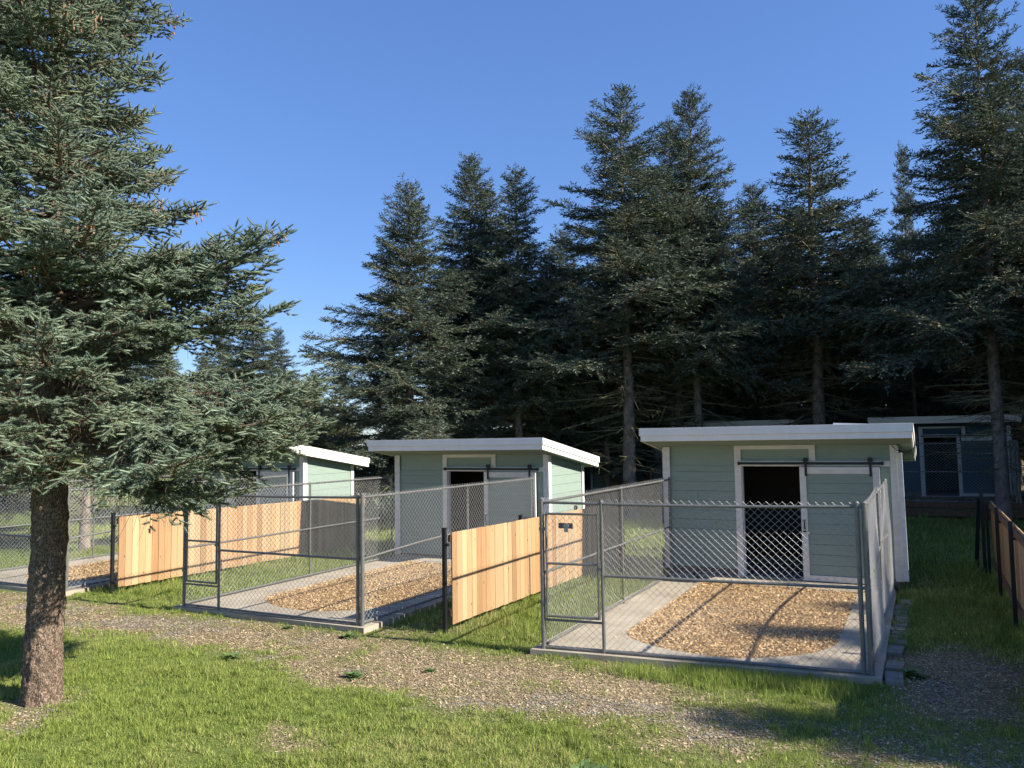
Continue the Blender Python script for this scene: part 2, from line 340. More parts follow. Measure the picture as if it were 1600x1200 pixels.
    def band(o, a_, b_, nm):
        mb = MB(); k = .026
        for (xa, xb, ya, yb) in ((x0-o, x1+o, y0-o, y0-o+k), (x0-o, x1+o, y1+o-k, y1+o), (x0-o, x0-o+k, y0-o+k, y1+o-k), (x1+o-k, x1+o, y0-o+k, y1+o-k)):
            mb.hexa([(xa, ya, zr(ya)-b_), (xb, ya, zr(ya)-b_), (xb, yb, zr(yb)-b_), (xa, yb, zr(yb)-b_), (xa, ya, zr(ya)-a_), (xb, ya, zr(ya)-a_), (xb, yb, zr(yb)-a_), (xa, yb, zr(yb)-a_)])
        mb.build(nm, M['fascia'], rf, .003)
    band(.022, -.005, .135, 'fascia_board'); band(0, .1355, .235, 'lower_fascia')
    MB().hexa([(x0, y0, zr(y0)-.010), (x1, y0, zr(y0)-.010), (x1, y1, zr(y1)-.010), (x0, y1, zr(y1)-.010), (x0, y0, zr(y0)-.002), (x1, y0, zr(y0)-.002), (x1, y1, zr(y1)-.002), (x0, y1, zr(y1)-.002)]).build('roof_membrane', M['roof'], rf)
    # sliding barn door
    d = MB(); lap(d, 2.6, 3.69, .15, 1.94, -.06, .18)
    dr = d.build('sliding_door', sid, t)
    MB().box(2.49, 2.6, -.10, -.045, .05, 2.06).box(3.69, 3.8, -.10, -.045, .05, 2.06).box(2.6, 3.69, -.097, -.045, 1.94, 2.06).box(2.6, 3.69, -.097, -.045, .05, .15).build('door_rail', M['trim'], dr, .003)
    h = MB().tube([(2.545, -.14, .96), (2.545, -.14, 1.12)], .012, 8).box(2.53, 2.56, -.14, -.10, .96, .98).box(2.53, 2.56, -.14, -.10, 1.10, 1.12).box(2.52, 2.57, -.106, -.1, .90, .93)
    h.build('handle', M['black'], dr)
    for xh in (2.6, 3.66):
        hb = MB().box(xh-.02, xh+.02, -.112, -.101, 1.90, 2.20); hb.tube([(xh, -.115, 2.185), (xh, -.075, 2.185)], .045, 16)
        hb.build('door_hanger', M['black'], dr)
    tr = MB().box(1.42, 3.86, -.075, -.06, 2.10, 2.145)
    for xx in (1.5, 2.1, 2.7, 3.3, 3.82): tr.tube([(xx, -.06, 2.12), (xx, -.034, 2.12)], .012, 8)
    tr.box(3.83, 3.87, -.10, -.06, 2.09, 2.155); tr.box(1.40, 1.44, -.10, -.06, 2.09, 2.155)
    tr.build('door_track', M['black'], t)
    return t
shed = make_shed((-4.5, 15.2, 0), 'pale green shed behind the right-hand pen with its roof nearest the camera')
dup(shed, (-10.87, 15.2, -.07), 'pale green shed in the middle with sunlit right wall, between the two wooden panels', scale=(.945, 1, .975))
dup(shed, (-17.35, 15.05, -.08), 'pale green shed half hidden behind the big spruce branch at left', scale=(.93, 1, .975))
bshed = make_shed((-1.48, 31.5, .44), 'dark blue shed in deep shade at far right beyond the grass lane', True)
dup(shed, (-8.57, 31.5, .44), 'shaded shed whose fascia shows just above the right-hand shed roof')
dup(shed, (-15.04, 31.5, .44), 'shaded shed with sliding door seen between the middle and right-hand shed roofs')

# plank, cable, sunlit-fascia stand-in on the right shed
b = MB().hexa([(-.40, 14.98, .16), (-.32, 14.98, .16), (-.32, 15.01, .16), (-.40, 15.01, .16), (-.41, 15.10, 2.3), (-.34, 15.10, 2.3), (-.34, 15.13, 2.3), (-.41, 15.13, 2.3)])
tag(b.build('plank', M['trim'], None, .003), 'white painted plank leaning against the right front corner of the right-hand shed', 'plank')
cb = MB().tube([(-.50, 15.16, 2.43), (-.42, 15.0, 2.35), (-.25, 14.7, 2.33), (-.13, 14.45, 2.40), (-.10, 14.38, 2.55), (-.12, 14.375, 2.62)], .006, 6)
tag(cb.build('cable', M['black']), 'thin dark cable looping from the roof edge of the right-hand shed', 'cable')
v = MB().hexa([(-1.55, 16.6, 2.60), (-.45, 16.6, 2.60), (-.45, 17.3, 2.45), (-1.55, 17.3, 2.45), (-1.55, 16.6, 2.86), (-.75, 16.6, 2.82), (-.75, 17.3, 2.62), (-1.55, 17.3, 2.62)])  # added white block in place of a sunlit fascia edge farther back
tag(v.build('fascia_stand_in', M['tin']), 'white block added on the right-hand shed roof, standing in for a sunlit fascia', 'fascia stand-in')

# ------------------------------------------------------------------ chain-link pens
def link_panel(p0, p1, z0, z1, seed, pitch=.086, rad=.0019, spikes=True, sag=.012):
    """real woven wire: each wire a zigzag hooked into its neighbour, drawn as thin three-sided rods"""
    p0 = np.array(p0, float); p1 = np.array(p1, float); L = np.linalg.norm(p1-p0); u = (p1-p0)/L; nrm = np.array([-u[1], u[0]])
    hw = pitch/2; nw = int(L/hw); hw = L/nw; ztop = z1+(.045 if spikes else 0); nr = int(round((ztop-z0)/(.0415))); dz = (ztop-z0)/nr
    k = np.arange(nr+1); A = []; B = []
    for i in range(nw):
        # wire i swings between columns i and i+1
        cols = np.where((k+i) % 2 == 0, i, i+1); s = cols*hw; z = z0+k*dz
        off = ((i % 2)*2-1)*.0016*np.where(k % 2 == 0, 1, -1)
        wob = sag*(vnoise(s*1., z, 1.1, seed)-.5)*2
        P = np.stack([p0[0]+u[0]*s+nrm[0]*(off+wob), p0[1]+u[1]*s+nrm[1]*(off+wob), z+.008*(vnoise(s, z*0, .9, seed+3)-.5)], -1)
        A.append(P[:-1]); B.append(P[1:])
    A = np.concatenate(A); B = np.concatenate(B); d = B-A; d /= np.linalg.norm(d, axis=1)[:, None]
    n3 = np.array([nrm[0], nrm[1], 0.]); s2 = np.cross(d, n3)
    V = []
    for base in (A-d*rad, B+d*rad):
        for t in (0, 2*pi/3, 4*pi/3): V.append(base+(n3*cos(t)+s2*sin(t))*rad)
    V = np.stack(V, 1); N = len(A); o = np.arange(N)[:, None]*6
    Q = np.concatenate([o+np.array([[0, 1, 4, 3]]), o+np.array([[1, 2, 5, 4]]), o+np.array([[2, 0, 3, 5]])])
    return npmesh('wire_mesh', V.reshape(-1, 3), Q, M['wire'])
def make_pen(xl, yl, xr, yr, yb, label, seed, first=True, gate_sign='text'):
    t = thing('chain_link_pen', (xl, yl, 0), label, 'pen', 'chain-link pens in front of the sheds')
    W = xr-xl; dy = yr-yl; D = yb-yl-.35; Hh = 1.83; zb = .07
    F = lambda x: (x, dy*x/W)            # front line in local coordinates
    def post(x, y, h=Hh+.03, r=.03):
        p = MB().tube([(x, y, 0), (x, y, h)], r, 14); p.tube([(x, y, h), (x, y, h+.012), (x, y, h+.03)], [r*1.12, r*1.12, r*.5], 14)
        for zz in (.25, .93, 1.55): p.tube([(x, y, zz), (x, y, zz+.02)], r*1.13, 14)
        return p.build('post', M['galv'], t, smooth=False)
    gx = .76
    post(0, 0); post(W, dy); post(gx, F(gx)[1], .97 if False else Hh, .022)
    post(W-.075, dy-.005, 1.86, .026)
    for y_ in (2.95,): post(0.0, y_, Hh, .018); post(W, y_+dy*.6, Hh, .018)
    post(0, D-.15, Hh+.02, .024); post(W, D-.15, Hh+.02, .024)
    def rail(a, b_, z, r=.0175, bend=0, nm='rail'):
        pts = []
        for i in range(9):
            s = i/8; pts.append((a[0]+(b_[0]-a[0])*s, a[1]+(b_[1]-a[1])*s, z+bend*math.sin(pi*s)))
        mb = MB().tube(pts, r, 10)
        L = math.hypot(b_[0]-a[0], b_[1]-a[1])
        ux, uy = (b_[0]-a[0])/L, (b_[1]-a[1])/L
        q = .3
        while q < L-.1:        # tie wires
            zc = z+bend*math.sin(pi*q/L); cx, cy = a[0]+ux*q, a[1]+uy*q
            mb.tube([(cx-ux*.004, cy-uy*.004, zc), (cx+ux*.004, cy+uy*.004, zc)], r+.004, 8); q += .61
        return mb.build(nm, M['galv'], t, smooth=False)
    rail((0, 0), (W, dy), Hh, bend=-.02); rail(F(gx), (W, dy), .955); rail((0, 0), (W, dy), .06, bend=.0); rail((0, 0), F(gx), .39, .015)
    rail((0, 0), (0, D-.15), Hh); rail((0, 0), (0, D-.15), .955); rail((0, 0), (0, D-.15), .075)
    rail((W, dy), (W, D-.15), Hh); rail((W, dy), (W, D-.15), .96, bend=.10); rail((W, dy), (W, D-.15), .08)
    link('wire_mesh', link_panel(F(gx), (W-.06, dy), .03, Hh, seed), t); link('wire_mesh', link_panel((0, 0), F(gx), .03, .39, seed+1, spikes=False), t)
    link('wire_mesh', link_panel((-.022, 0), (-.022, D-.15), .03, Hh, seed+2, sag=.02), t)
    link('wire_mesh', link_panel((W+.022, dy), (W+.022, D-.15), .03, Hh, seed+3, sag=.045), t)
    # gate
    g0, g1 = .06, gx-.045; y0, y1 = F(g0)[1]-.012, F(g1)[1]-.012
    gm = MB()
    for xx, yy in ((g0, y0), (g1, y1)): gm.tube([(xx, yy, .43), (xx, yy, 1.70)], .016, 10)
    for z in (.44, 1.08, 1.69): gm.tube([(g0, y0, z), (g1, y1, z)], .0155, 10)
    for z in (.6, 1.5): gm.box(-.03, g0, y0-.02, y0+.02, z-.02, z+.02)
    g = gm.build('gate', M['galv'], t)
    link('wire_mesh', link_panel((g0, y0), (g1, y1), .44, 1.69, seed+4, spikes=False), g)
    lt = MB().box(g1-.01, gx+.02, y1-.035, y1-.02, 1.02, 1.06).tube([(g1+.03, y1-.03, .98), (g1+.03, y1-.03, 1.12)], .009, 8); lt.build('latch', M['galv'], g)
    sx = .33; sy = F(sx)[1]-.03
    if gate_sign == 'text':
        MB().box(sx-.105, sx+.085, sy-.004, sy, 1.515, 1.58).build('sign', M['sign'], g)
        tx = MB(); gl = {'S': [(0, 4, 3, 4), (0, 2, 0, 4), (0, 2, 3, 2), (3, 0, 3, 2), (0, 0, 3, 0)], 'O': [(0, 0, 3, 0), (0, 4, 3, 4), (0, 0, 0, 4), (3, 0, 3, 4)],
               'U': [(0, 0, 3, 0), (0, 0, 0, 4), (3, 0, 3, 4)], 'T': [(0, 4, 3, 4), (1.5, 0, 1.5, 4)], 'E': [(0, 0, 3, 0), (0, 4, 3, 4), (0, 0, 0, 4), (0, 2, 3, 2)]}
        for ch, px in (('S', -.097), ('O', -.073), ('U', -.049), ('T', .034), ('E', .058)):
            for (a0, b0, a1, b1) in gl[ch]:
                s = .0053; zs_ = .0095
                tx.box(sx+px+min(a0, a1)*s-.0018, sx+px+max(a0, a1)*s+.0018, sy-.0065, sy-.0045, 1.529+min(b0, b1)*zs_-.002, 1.529+max(b0, b1)*zs_+.002)
        tx.build('lettering', M['signtxt'], g)
        tg = MB().tube([(sx, sy-.016, 1.545), (sx, sy-.008, 1.545)], .036, 20); tg.box(sx-.026, sx+.026, sy-.015, sy-.009, 1.47, 1.535); tg.build('metal_tag', M['tag'], g)
    else:
        MB().box(sx-.09, sx+.08, sy-.004, sy, 1.50, 1.575).build('sign', M['inside'], g)
    return t
LB = ['right-hand chain-link pen nearest the camera, with a dark red sign on its gate', 'middle chain-link pen in front of the middle shed', 'chain-link pen at far left, partly behind the spruce trunk']
pens = [make_pen(*PENS[i], LB[i], 100+10*i, gate_sign='text' if i == 0 else 'plain') for i in range(3)]
dup(pens[1], (-1.7, 28.85, .42), 'shaded chain-link pen in front of the dark blue shed', scale=(1.2, .42, 1.05))
dup(pens[1], (-8.9, 28.85, .42), 'shaded chain-link pen far back, behind the right-hand shed', scale=(1.2, .42, 1.05))
dup(pens[1], (-14.0, 28.6, .42), 'shaded chain-link pen with a cedar panel beside it, seen between the two sheds', scale=(1.1, .42, 1.05))

# concrete slabs with a chip-filled bed
def make_slab(i):
    xl, yl, xr, yr, yb = PENS[i]
    inner = []
    xa, xb, ya, yc = xl+.64, xr-.46, yl+.56, yb-.80
    dy = yr-yl
    raw = [(xa, ya+1.1), (xa+.02, ya+.62), (xa+.28, ya+.28), (xa+.8, ya+.02), (xa+1.4, ya-.05), (xb-.75, ya+.0+dy*.2), (xb-.25, ya+.35+dy*.4), (xb-.03, ya+.85+dy*.4), (xb, ya+1.5), (xb, yc-.25), (xb-.06, yc-.02), (xa+.15, yc+.02), (xa, yc-.2)]
    # smooth the bed outline (closed Catmull-Rom)
    P = np.array(raw); n = len(P)
    for k in range(n):
        p0, p1, p2, p3 = P[k-1], P[k], P[(k+1) % n], P[(k+2) % n]
        for s in (0, .25, .5, .75): inner.append(.5*((2*p1)+(-p0+p2)*s+(2*p0-5*p1+4*p2-p3)*s*s+(-p0+3*p1-3*p2+p3)*s**3))
    inner = np.array(inner); c = inner.mean(0)
    a0, a1 = xl-.14, xr+.10; f0, f1 = yl-.10, yr-.10; yb2 = yb+.02
    out = []
    for p in inner:       # ray from the centre to the outer quadrilateral
        d = p-c; best = 1e9
        for (x1_, y1_), (x2_, y2_) in (((a0, f0), (a1, f1)), ((a1, f1), (a1, yb2)), ((a1, yb2), (a0, yb2)), ((a0, yb2), (a0, f0))):
            ex, ey = x2_-x1_, y2_-y1_; det = d[0]*(-ey)+d[1]*ex
            if abs(det) < 1e-9: continue
            tt = ((x1_-c[0])*(-ey)+(y1_-c[1])*ex)/det; ss = (d[0]*(y1_-c[1])-d[1]*(x1_-c[0]))/det
            if tt > 0 and -1e-6 <= ss <= 1+1e-6: best = min(best, tt)
        out.append(c+d*best)
    out = np.array(out)
    for q in ((a0, f0), (a1, f1), (a1, yb2), (a0, yb2)):      # snap nearest ring vertex to each corner
        out[np.argmin(((out-np.array(q))**2).sum(1))] = q
    n = len(inner); z = .035
    V = [(*p, z) for p in inner]+[(*p, z) for p in out]+[(*p, -.12) for p in out]+[(*p, -.10) for p in inner]
    F = []
    for k in range(n):
        j = (k+1) % n
        F += [(k, n+k, n+j, j), (n+k, 2*n+k, 2*n+j, n+j), (j, 3*n+j, 3*n+k, k)]
    tag(MB().add(V, F).build('concrete_slab', M['concrete']), kind='structure')
    # chips
    sel = inner
    bed = MB().add([(*(c+(p-c)*1.02), .004) for p in inner], [tuple(range(n))]).build('wood_chip_bed', M['chipbase'])
    tag(bed, kind='structure')
    N = int(4600*(xb-xa)*(yc-ya)); x = rng.uniform(xa-.05, xb+.05, N); y = rng.uniform(ya-.3, yc+.1, N)
    k = inpoly(x, y, inner*1.0); stray = (rng.random(N) < .02) & ~slab_out(x, y, a0, a1, f0, yb2); k |= stray & False
    x, y = x[k], y[k]
    zz = .012+.03*rng.random(len(x))+.02*fbm(x, y, 2, 9)
    # strays on concrete
    ns = 2500; xs_ = rng.uniform(a0+.1, a1-.1, ns); ys_ = rng.uniform(f0+.3, yb2-.3, ns); dd = ~inpoly(xs_, ys_, inner) & inpoly(xs_, ys_, c+(inner-c)*1.17) & (rng.random(ns) < .55)
    x = np.concatenate([x, xs_[dd]]); y = np.concatenate([y, ys_[dd]]); zz = np.concatenate([zz, np.full(dd.sum(), .04)])
    return x, y, zz
def slab_out(x, y, a0, a1, f0, yb): return (x < a0) | (x > a1) | (y < f0) | (y > yb)
def flakes(x, y, z, lmin, lmax, asp, tilt, mt, name, label, cat='wood chips'):
    N = len(x); L = rng.uniform(lmin, lmax, N)*(.6+.8*rng.random(N)); Wd = L*rng.uniform(asp[0], asp[1], N); a = rng.uniform(0, 2*pi, N)
    t1 = rng.normal(0, tilt, N); t2 = rng.normal(0, tilt, N)
    u = np.stack([np.cos(a)*np.cos(t1), np.sin(a)*np.cos(t1), np.sin(t1)], -1); v = np.stack([-np.sin(a)*np.cos(t2), np.cos(a)*np.cos(t2), np.sin(t2)], -1)
    P = np.stack([x, y, z], -1); u = u*L[:, None]/2; v = v*Wd[:, None]/2; h = np.array([0, 0, 1.])*(L*.08)[:, None]
    V = np.stack([P-u-v*.6, P+u*.9-v, P+u+v*.7, P-u*.8+v, P+h], 1).reshape(-1, 3)
    o = np.arange(N)[:, None]*5; T = np.concatenate([o+np.array([[0, 1, 4]]), o+np.array([[1, 2, 4]]), o+np.array([[2, 3, 4]]), o+np.array([[3, 0, 4]])])
    ob = link(name, npmesh(name, V, T, mt)); tag(ob, label, cat, kind='stuff'); return ob
nm = ['right-hand', 'middle', 'far left']
for i in range(3):
    x, y, z = make_slab(i)
    flakes(x, y, z, .011, .033, (.25, .6), .35, M['chip'], 'wood_chips', 'golden wood chips filling the bed of the %s pen' % nm[i])

# paver blocks outside the right pen
yy = 9.35; k = 0
for i, (y_, L_) in enumerate([(9.45, .42), (9.95, .40), (10.7, .38), (11.15, .25), (11.45, .2), (11.7, .2), (11.95, .2), (12.2, .2), (12.45, .4), (12.9, .4), (13.35, .4), (13.8, .4)]):
    tilt = rng.normal(0, .02)
    lb = 'grey concrete paver outside the right-hand pen, number %d from the front' % (i+1)
    o = MB().box(-.09, .09, -L_/2+.01, L_/2-.01, -.06, .012).build('paver', M['block'], None, .006)
    o.location = (-.405+rng.normal(0, .015), y_+L_/2, 0); o.rotation_euler = (rng.normal(0, .015), rng.normal(0, .02), rng.normal(0, .04))
    ords = ['nearest the camera', 'second from the front', 'third from the front', 'fourth from the front', 'fifth from the front', 'sixth from the front', 'seventh from the front', 'eighth from the front', 'ninth from the front', 'tenth from the front', 'second from the far end', 'at the far end by the shed']
    tag(o, 'grey paver outside the right-hand pen, '+ords[i], 'paver', 'pavers along the right-hand pen')

# ------------------------------------------------------------------ cedar panels
def make_panel(x, y, label, nbays=3, seed=0, bay=2.35, drop=.03):
    r = np.random.default_rng(seed)
    t = thing('cedar_fence_panel', (x, y, 0), label, 'fence', 'cedar board fences between the pens')
    L = nbays*bay; b = MB(); yv = .06; top = lambda q: 1.34-drop*q/2.35
    while yv < L:
        wd = .135+r.uniform(-.004, .004); q = yv; zt = top(q)+r.uniform(-.004, .004); zb_ = .09-drop*q/2.35+r.uniform(-.006, .006)
        o = r.uniform(-.002, .002); b.box(.0+o, .019+o, q, q+wd, zb_, zt); yv += wd+r.choice([.002, .003, .004, .009])
    b.build('boards', M['cedar'], t, .002)
    # every board's own grain line comes from the material; framing behind
    for nm_, z in (('top_rail', 1.26), ('bottom_rail', .25)):
        MB().hexa([(-.04, .05, z-.045), (-.003, .05, z-.045), (-.003, L, z-.045-drop*nbays), (-.04, L, z-.045-drop*nbays), (-.04, .05, z+.045), (-.003, .05, z+.045), (-.003, L, z+.045-drop*nbays), (-.04, L, z+.045-drop*nbays)]).build(nm_, M['cedar_old'], t)
    for k in range(nbays+1):
        yk = k*bay; h = 1.40-drop*k
        MB().box(-.095, -.043, yk-.026, yk+.026, -.1, h).box(-.100, -.038, yk-.031, yk+.031, h, h+.012).box(-.043, -.0, yk-.02, yk+.02, 1.16, 1.2).build('post', M['black'], t, .003)
    return t
make_panel(-5.9, 9.45, 'cedar board fence with black posts between the middle and right-hand pens', 3, 1)
make_panel(-12.95, 9.5, 'cedar board fence with black posts between the left and middle pens', 3, 2)
make_panel(1.06, 8.1, 'shaded cedar board fence with black posts at the right edge, beyond the grass lane', 4, 3, drop=.0)
make_panel(-10.3, 27.6, 'cedar board fence lit by sun patches in the gap between the two sheds', 2, 4).location.z = .3
o = thing('steel_post_pair', (.93, 17.75, 0), 'pair of tall black steel posts standing at the far end of the shaded cedar fence', 'post')
MB().box(-.03, .03, -.03, .03, -.1, 1.53).build('post', M['black'], o, .003)
MB().hexa([(-.16, .55, -.1), (-.08, .55, -.1), (-.08, .62, -.1), (-.16, .62, -.1), (-.06, .3, 1.35), (.0, .3, 1.35), (.0, .36, 1.35), (-.06, .36, 1.35)]).build('post', M['black'], o, .003)

# terrace timbers at the back
for y_, z_, l_ in ((28.35, .18, 'lower'), (28.6, .42, 'upper')):
    o = MB().box(-18, 4, y_, y_+.16, z_-.12, z_+.06).build('retaining_timber', M['cedar_old'], None, .01)
    tag(o, '%s dark timber edging the raised ground in front of the far sheds' % l_, 'timber edging')
x = rng.uniform(-17, 4, 16000); y = rng.uniform(28.8, 31.4, 16000)
flakes(x, y, gz(x, y)+.02, .03, .09, (.3, .7), .3, M['pathchip'], 'bark_mulch', 'brown bark mulch on the raised ground before the far sheds', 'mulch')

# ------------------------------------------------------------------ spruces
def sticks(A, B, ra, rb, n=4):
    d = B-A; Ln = np.linalg.norm(d, axis=1)[:, None]+1e-9; d = d/Ln
    h = np.where(np.abs(d[:, 2:3]) < .9, np.array([[0, 0, 1.]]), np.array([[1., 0, 0]])); s = np.cross(d, h); s /= np.linalg.norm(s, axis=1)[:, None]; t = np.cross(d, s)
    V = []
    for P, r in ((A, ra), (B, rb)):
        for k in range(n): V.append(P+(s*cos(2*pi*k/n)+t*sin(2*pi*k/n))*r[:, None])
    V = np.stack(V, 1).reshape(-1, 3); o = np.arange(len(A))[:, None]*2*n
    return V, np.concatenate([o+np.array([[k, (k+1) % n, n+(k+1) % n, n+k]]) for k in range(n)])
def spruce_skeleton(r, H, zlo, Rf, dz, nb, lat_gap, lat_k, e_fn, s0=.25, sub_gap=.055, sub_len=.11, extra=None, trunkline=None, droop=.16, lat_max=1.0, lean=.0, sublen_var=.35, drop_p=.06, vstd=.16, svstd=.22):
    """returns main-branch segments, lateral segments, shoot starts/dirs/lengths"""
    tl = trunkline or (lambda z: np.array([0., 0.]))
    SA, SB, Sra, Srb = [], [], [], []; P_, D_, L_ = [], [], []; TA, TB = [], []
    br = []; z = zlo
    while z < H-.25:
        n = r.integers(nb-1, nb+2); a0 = r.uniform(0, 2*pi)
        for k in range(n):
            az = a0+2*pi*k/n+r.normal(0, .18); zz = z+r.normal(0, dz*.28); h = (zz-zlo)/(H-zlo)
            if zz > H-.15: continue
            L = Rf(zz, az)*(r.uniform(.45, 1.25) if h < .9 else r.uniform(.8, 1.))
            br.append((zz, az, L, e_fn(h)+r.normal(0, .08)))
        z += dz*(1-.35*max(0, (z-zlo)/(H-zlo)))*r.uniform(.8, 1.2)
    if extra: br += extra
    for (zz, az, L, e0) in br:
        if L < .12: continue
        h = min(1, max(0, (zz-zlo)/(H-zlo))); n = 9; s = np.linspace(0, 1, n)
        up = np.array([cos(az), sin(az), 0.]); sd = np.array([-sin(az), cos(az), 0.])
        rr = L*s; dr = droop*(1-h)
        zc = L*(math.tan(e0)*s-dr*1.6*s**1.6*1.0+dr*1.35*s**3.2)
        side = L*.06*r.normal()*s**2+L*.02*np.sin(s*7+r.uniform(0, 6))
        c0 = tl(zz)
        C = np.stack([c0[0]+up[0]*rr+sd[0]*side, c0[1]+up[1]*rr+sd[1]*side, zz+zc], -1)
        rb0 = .006+.011*L; rad = rb0*(1-.8*s)+.002
        SA.append(C[:-1]); SB.append(C[1:]); Sra.append(rad[:-1]); Srb.append(rad[1:])
        # laterals
        m_ = max(3, int(L*(1-s0)/lat_gap)); sv = s0+(1-s0)*(np.arange(m_)+r.uniform(0, 1, m_)*.8)/m_; sv = np.clip(sv, 0, .985)
        for sg in (-1, 1):
            keep = r.random(m_) > drop_p; q = sv[keep]; 
            if len(q) == 0: continue
            idx = q*(n-1); i0 = np.minimum(idx.astype(int), n-2); fr = (idx-i0)[:, None]; P0 = C[i0]*(1-fr)+C[i0+1]*fr
            T = C[i0+1]-C[i0]; T /= np.linalg.norm(T, axis=1)[:, None]
            ang = np.radians(r.normal(52, 9, len(q))); vert = r.normal(.02, vstd, len(q))
            D = T*np.cos(ang)[:, None]+sd*sg*np.sin(ang)[:, None]+np.array([0, 0, 1.])*vert[:, None]; D /= np.linalg.norm(D, axis=1)[:, None]
            ll = np.minimum(lat_max, lat_k*L*(1-q)**.75*np.clip((q-s0+.12)*4, .35, 1)+.09)*r.uniform(.7, 1.15, len(q))
            TA.append(P0); TB.append((D, ll))
        # terminal
        T = C[-1]-C[-2]; T /= np.linalg.norm(T)
        TA.append(C[-2][None]); TB.append((T[None], np.array([np.linalg.norm(C[-1]-C[-2])+.08])))
    A = np.concatenate(TA); D = np.concatenate([b[0] for b in TB]); ll = np.concatenate([b[1] for b in TB])
    sagv = np.array([0, 0, -1.])
    # lateral as two segments with sag
    mid = A+D*ll[:, None]*.5+sagv*(ll*ll*.06)[:, None]; end = A+D*ll[:, None]+sagv*(ll*ll*.24)[:, None]+np.array([0, 0, .015])
    SA += [A, mid]; SB += [mid, end]; Sra += [.0035+.004*ll, .0025+.002*ll]; Srb += [.0025+.002*ll, np.full(len(ll), .0015)]
    cnt = np.maximum(2, (ll/sub_gap).astype(int)); rep = np.repeat(np.arange(len(ll)), cnt)
    pos = (np.arange(len(rep))-np.repeat(np.cumsum(cnt)-cnt, cnt)+r.random(len(rep))*.7)/np.repeat(cnt, cnt); pos = np.clip(pos+.03, 0, 1)
    p2 = pos[:, None]; Pp = np.where(p2 < .5, A[rep]+(mid-A)[rep]*p2*2, mid[rep]+(end-mid)[rep]*(p2*2-1))
    Dd = np.where(p2 < .5, (mid-A)[rep], (end-mid)[rep]); Dd = Dd/(np.linalg.norm(Dd, axis=1)[:, None]+1e-9)
    S = np.cross(Dd, np.array([0, 0, 1.])); S /= (np.linalg.norm(S, axis=1)[:, None]+1e-9); U = np.cross(S, Dd)
    sg = np.where(np.arange(len(rep)) % 2 == 0, 1, -1)*1.; an = np.radians(r.normal(46, 12, len(rep))); vt = r.normal(.10, svstd, len(rep))
    d = Dd*np.cos(an)[:, None]+S*(sg*np.sin(an))[:, None]+U*vt[:, None]; 
    last = pos > .93; d[last] = Dd[last]
    d /= np.linalg.norm(d, axis=1)[:, None]; le = sub_len*r.uniform(1-sublen_var, 1+sublen_var, len(rep))*(1.05-.35*pos)
    return (np.concatenate(SA), np.concatenate(SB), np.concatenate(Sra), np.concatenate(Srb)), (Pp, d, le), (A, D, ll)
def shoots_low(P, d, le, wid, r):
    """far trees: each shoot two crossed slim kite faces"""
    n = len(P); rnd = r.normal(size=(n, 3)); s = np.cross(d, rnd); s /= np.linalg.norm(s, axis=1)[:, None]; t = np.cross(d, s)
    w_ = (wid*r.uniform(.7, 1.3, n))[:, None]; e = P+d*le[:, None]; mpt = P+d*(le*.5)[:, None]
    V = np.stack([P, mpt+s*w_, e, mpt-s*w_, mpt+t*w_, mpt-t*w_], 1).reshape(-1, 3); o = np.arange(n)[:, None]*6
    return V, np.concatenate([o+np.array([[0, 1, 2, 3]]), o+np.array([[0, 4, 2, 5]])])
def shoots_hi(P, d, le, r, nn=36, nl=.0225, nwid=.0044, core=.0098):
    """near tree: a woody core with real needles brushing forward all round it"""
    n = len(P); rnd = np.array([0.13, .2, 1.])+0*d; s = np.cross(d, rnd); s /= (np.linalg.norm(s, axis=1)[:, None]+1e-9); t = np.cross(d, s)
    Vs = []; Fs = []; off = 0
    # core: blunt four-sided tube ending in a bud
    rings = []
    for u_, q_ in ((0, .55), (.12, 1.), (.82, .85), (.94, .5)):
        b_ = P+d*(le*u_)[:, None]; rings += [b_+s*core*q_, b_+t*core*q_, b_-s*core*q_, b_-t*core*q_]
    V = np.stack(rings+[P+d*le[:, None]], 1).reshape(-1, 3); o = np.arange(n)[:, None]*17
    fq = [[4*a_+c_, 4*a_+(c_+1) % 4, 4*a_+4+(c_+1) % 4, 4*a_+4+c_] for a_ in range(3) for c_ in range(4)]
    Fs.append(np.concatenate([o+np.array([q]) for q in fq])); Fs.append(np.concatenate([o+np.array([[12+c_, 12+(c_+1) % 4, 16]]) for c_ in range(4)]))
    Vs.append(V); off = len(V)
    k = np.arange(nn); u = (k+.5)/nn; th = k*2.399963
    uu = u[None, :]+r.normal(0, .02, (n, nn)); tt = th[None, :]+r.uniform(0, 6.28, (n, 1))+r.normal(0, .3, (n, nn))
    base = P[:, None]+d[:, None]*(le[:, None]*np.clip(uu, 0, 1))[..., None]
    rad = s[:, None]*np.cos(tt)[..., None]+t[:, None]*np.sin(tt)[..., None]
    fwd = .30+1.1*np.clip(uu, 0, 1)**3
    dr = rad+d[:, None]*fwd[..., None]+np.array([0, 0, .22]); dr /= np.linalg.norm(dr, axis=-1)[..., None]
    wv = np.cross(dr, d[:, None]+0*dr); wv /= (np.linalg.norm(wv, axis=-1)[..., None]+1e-9)
    ln = nl*r.uniform(.8, 1.2, (n, nn))[..., None]
    A = base-wv*nwid*.5; B = base+wv*nwid*.5; Cc = base+dr*ln+wv*nwid*.25; C2 = base+dr*ln-wv*nwid*.25
    V = np.stack([A, B, Cc, C2], 2).reshape(-1, 3); o = np.arange(n*nn)[:, None]*4+off
    return np.concatenate(Vs+[V]), [Fs[0], Fs[1], o+np.array([[0, 1, 2, 3]])]
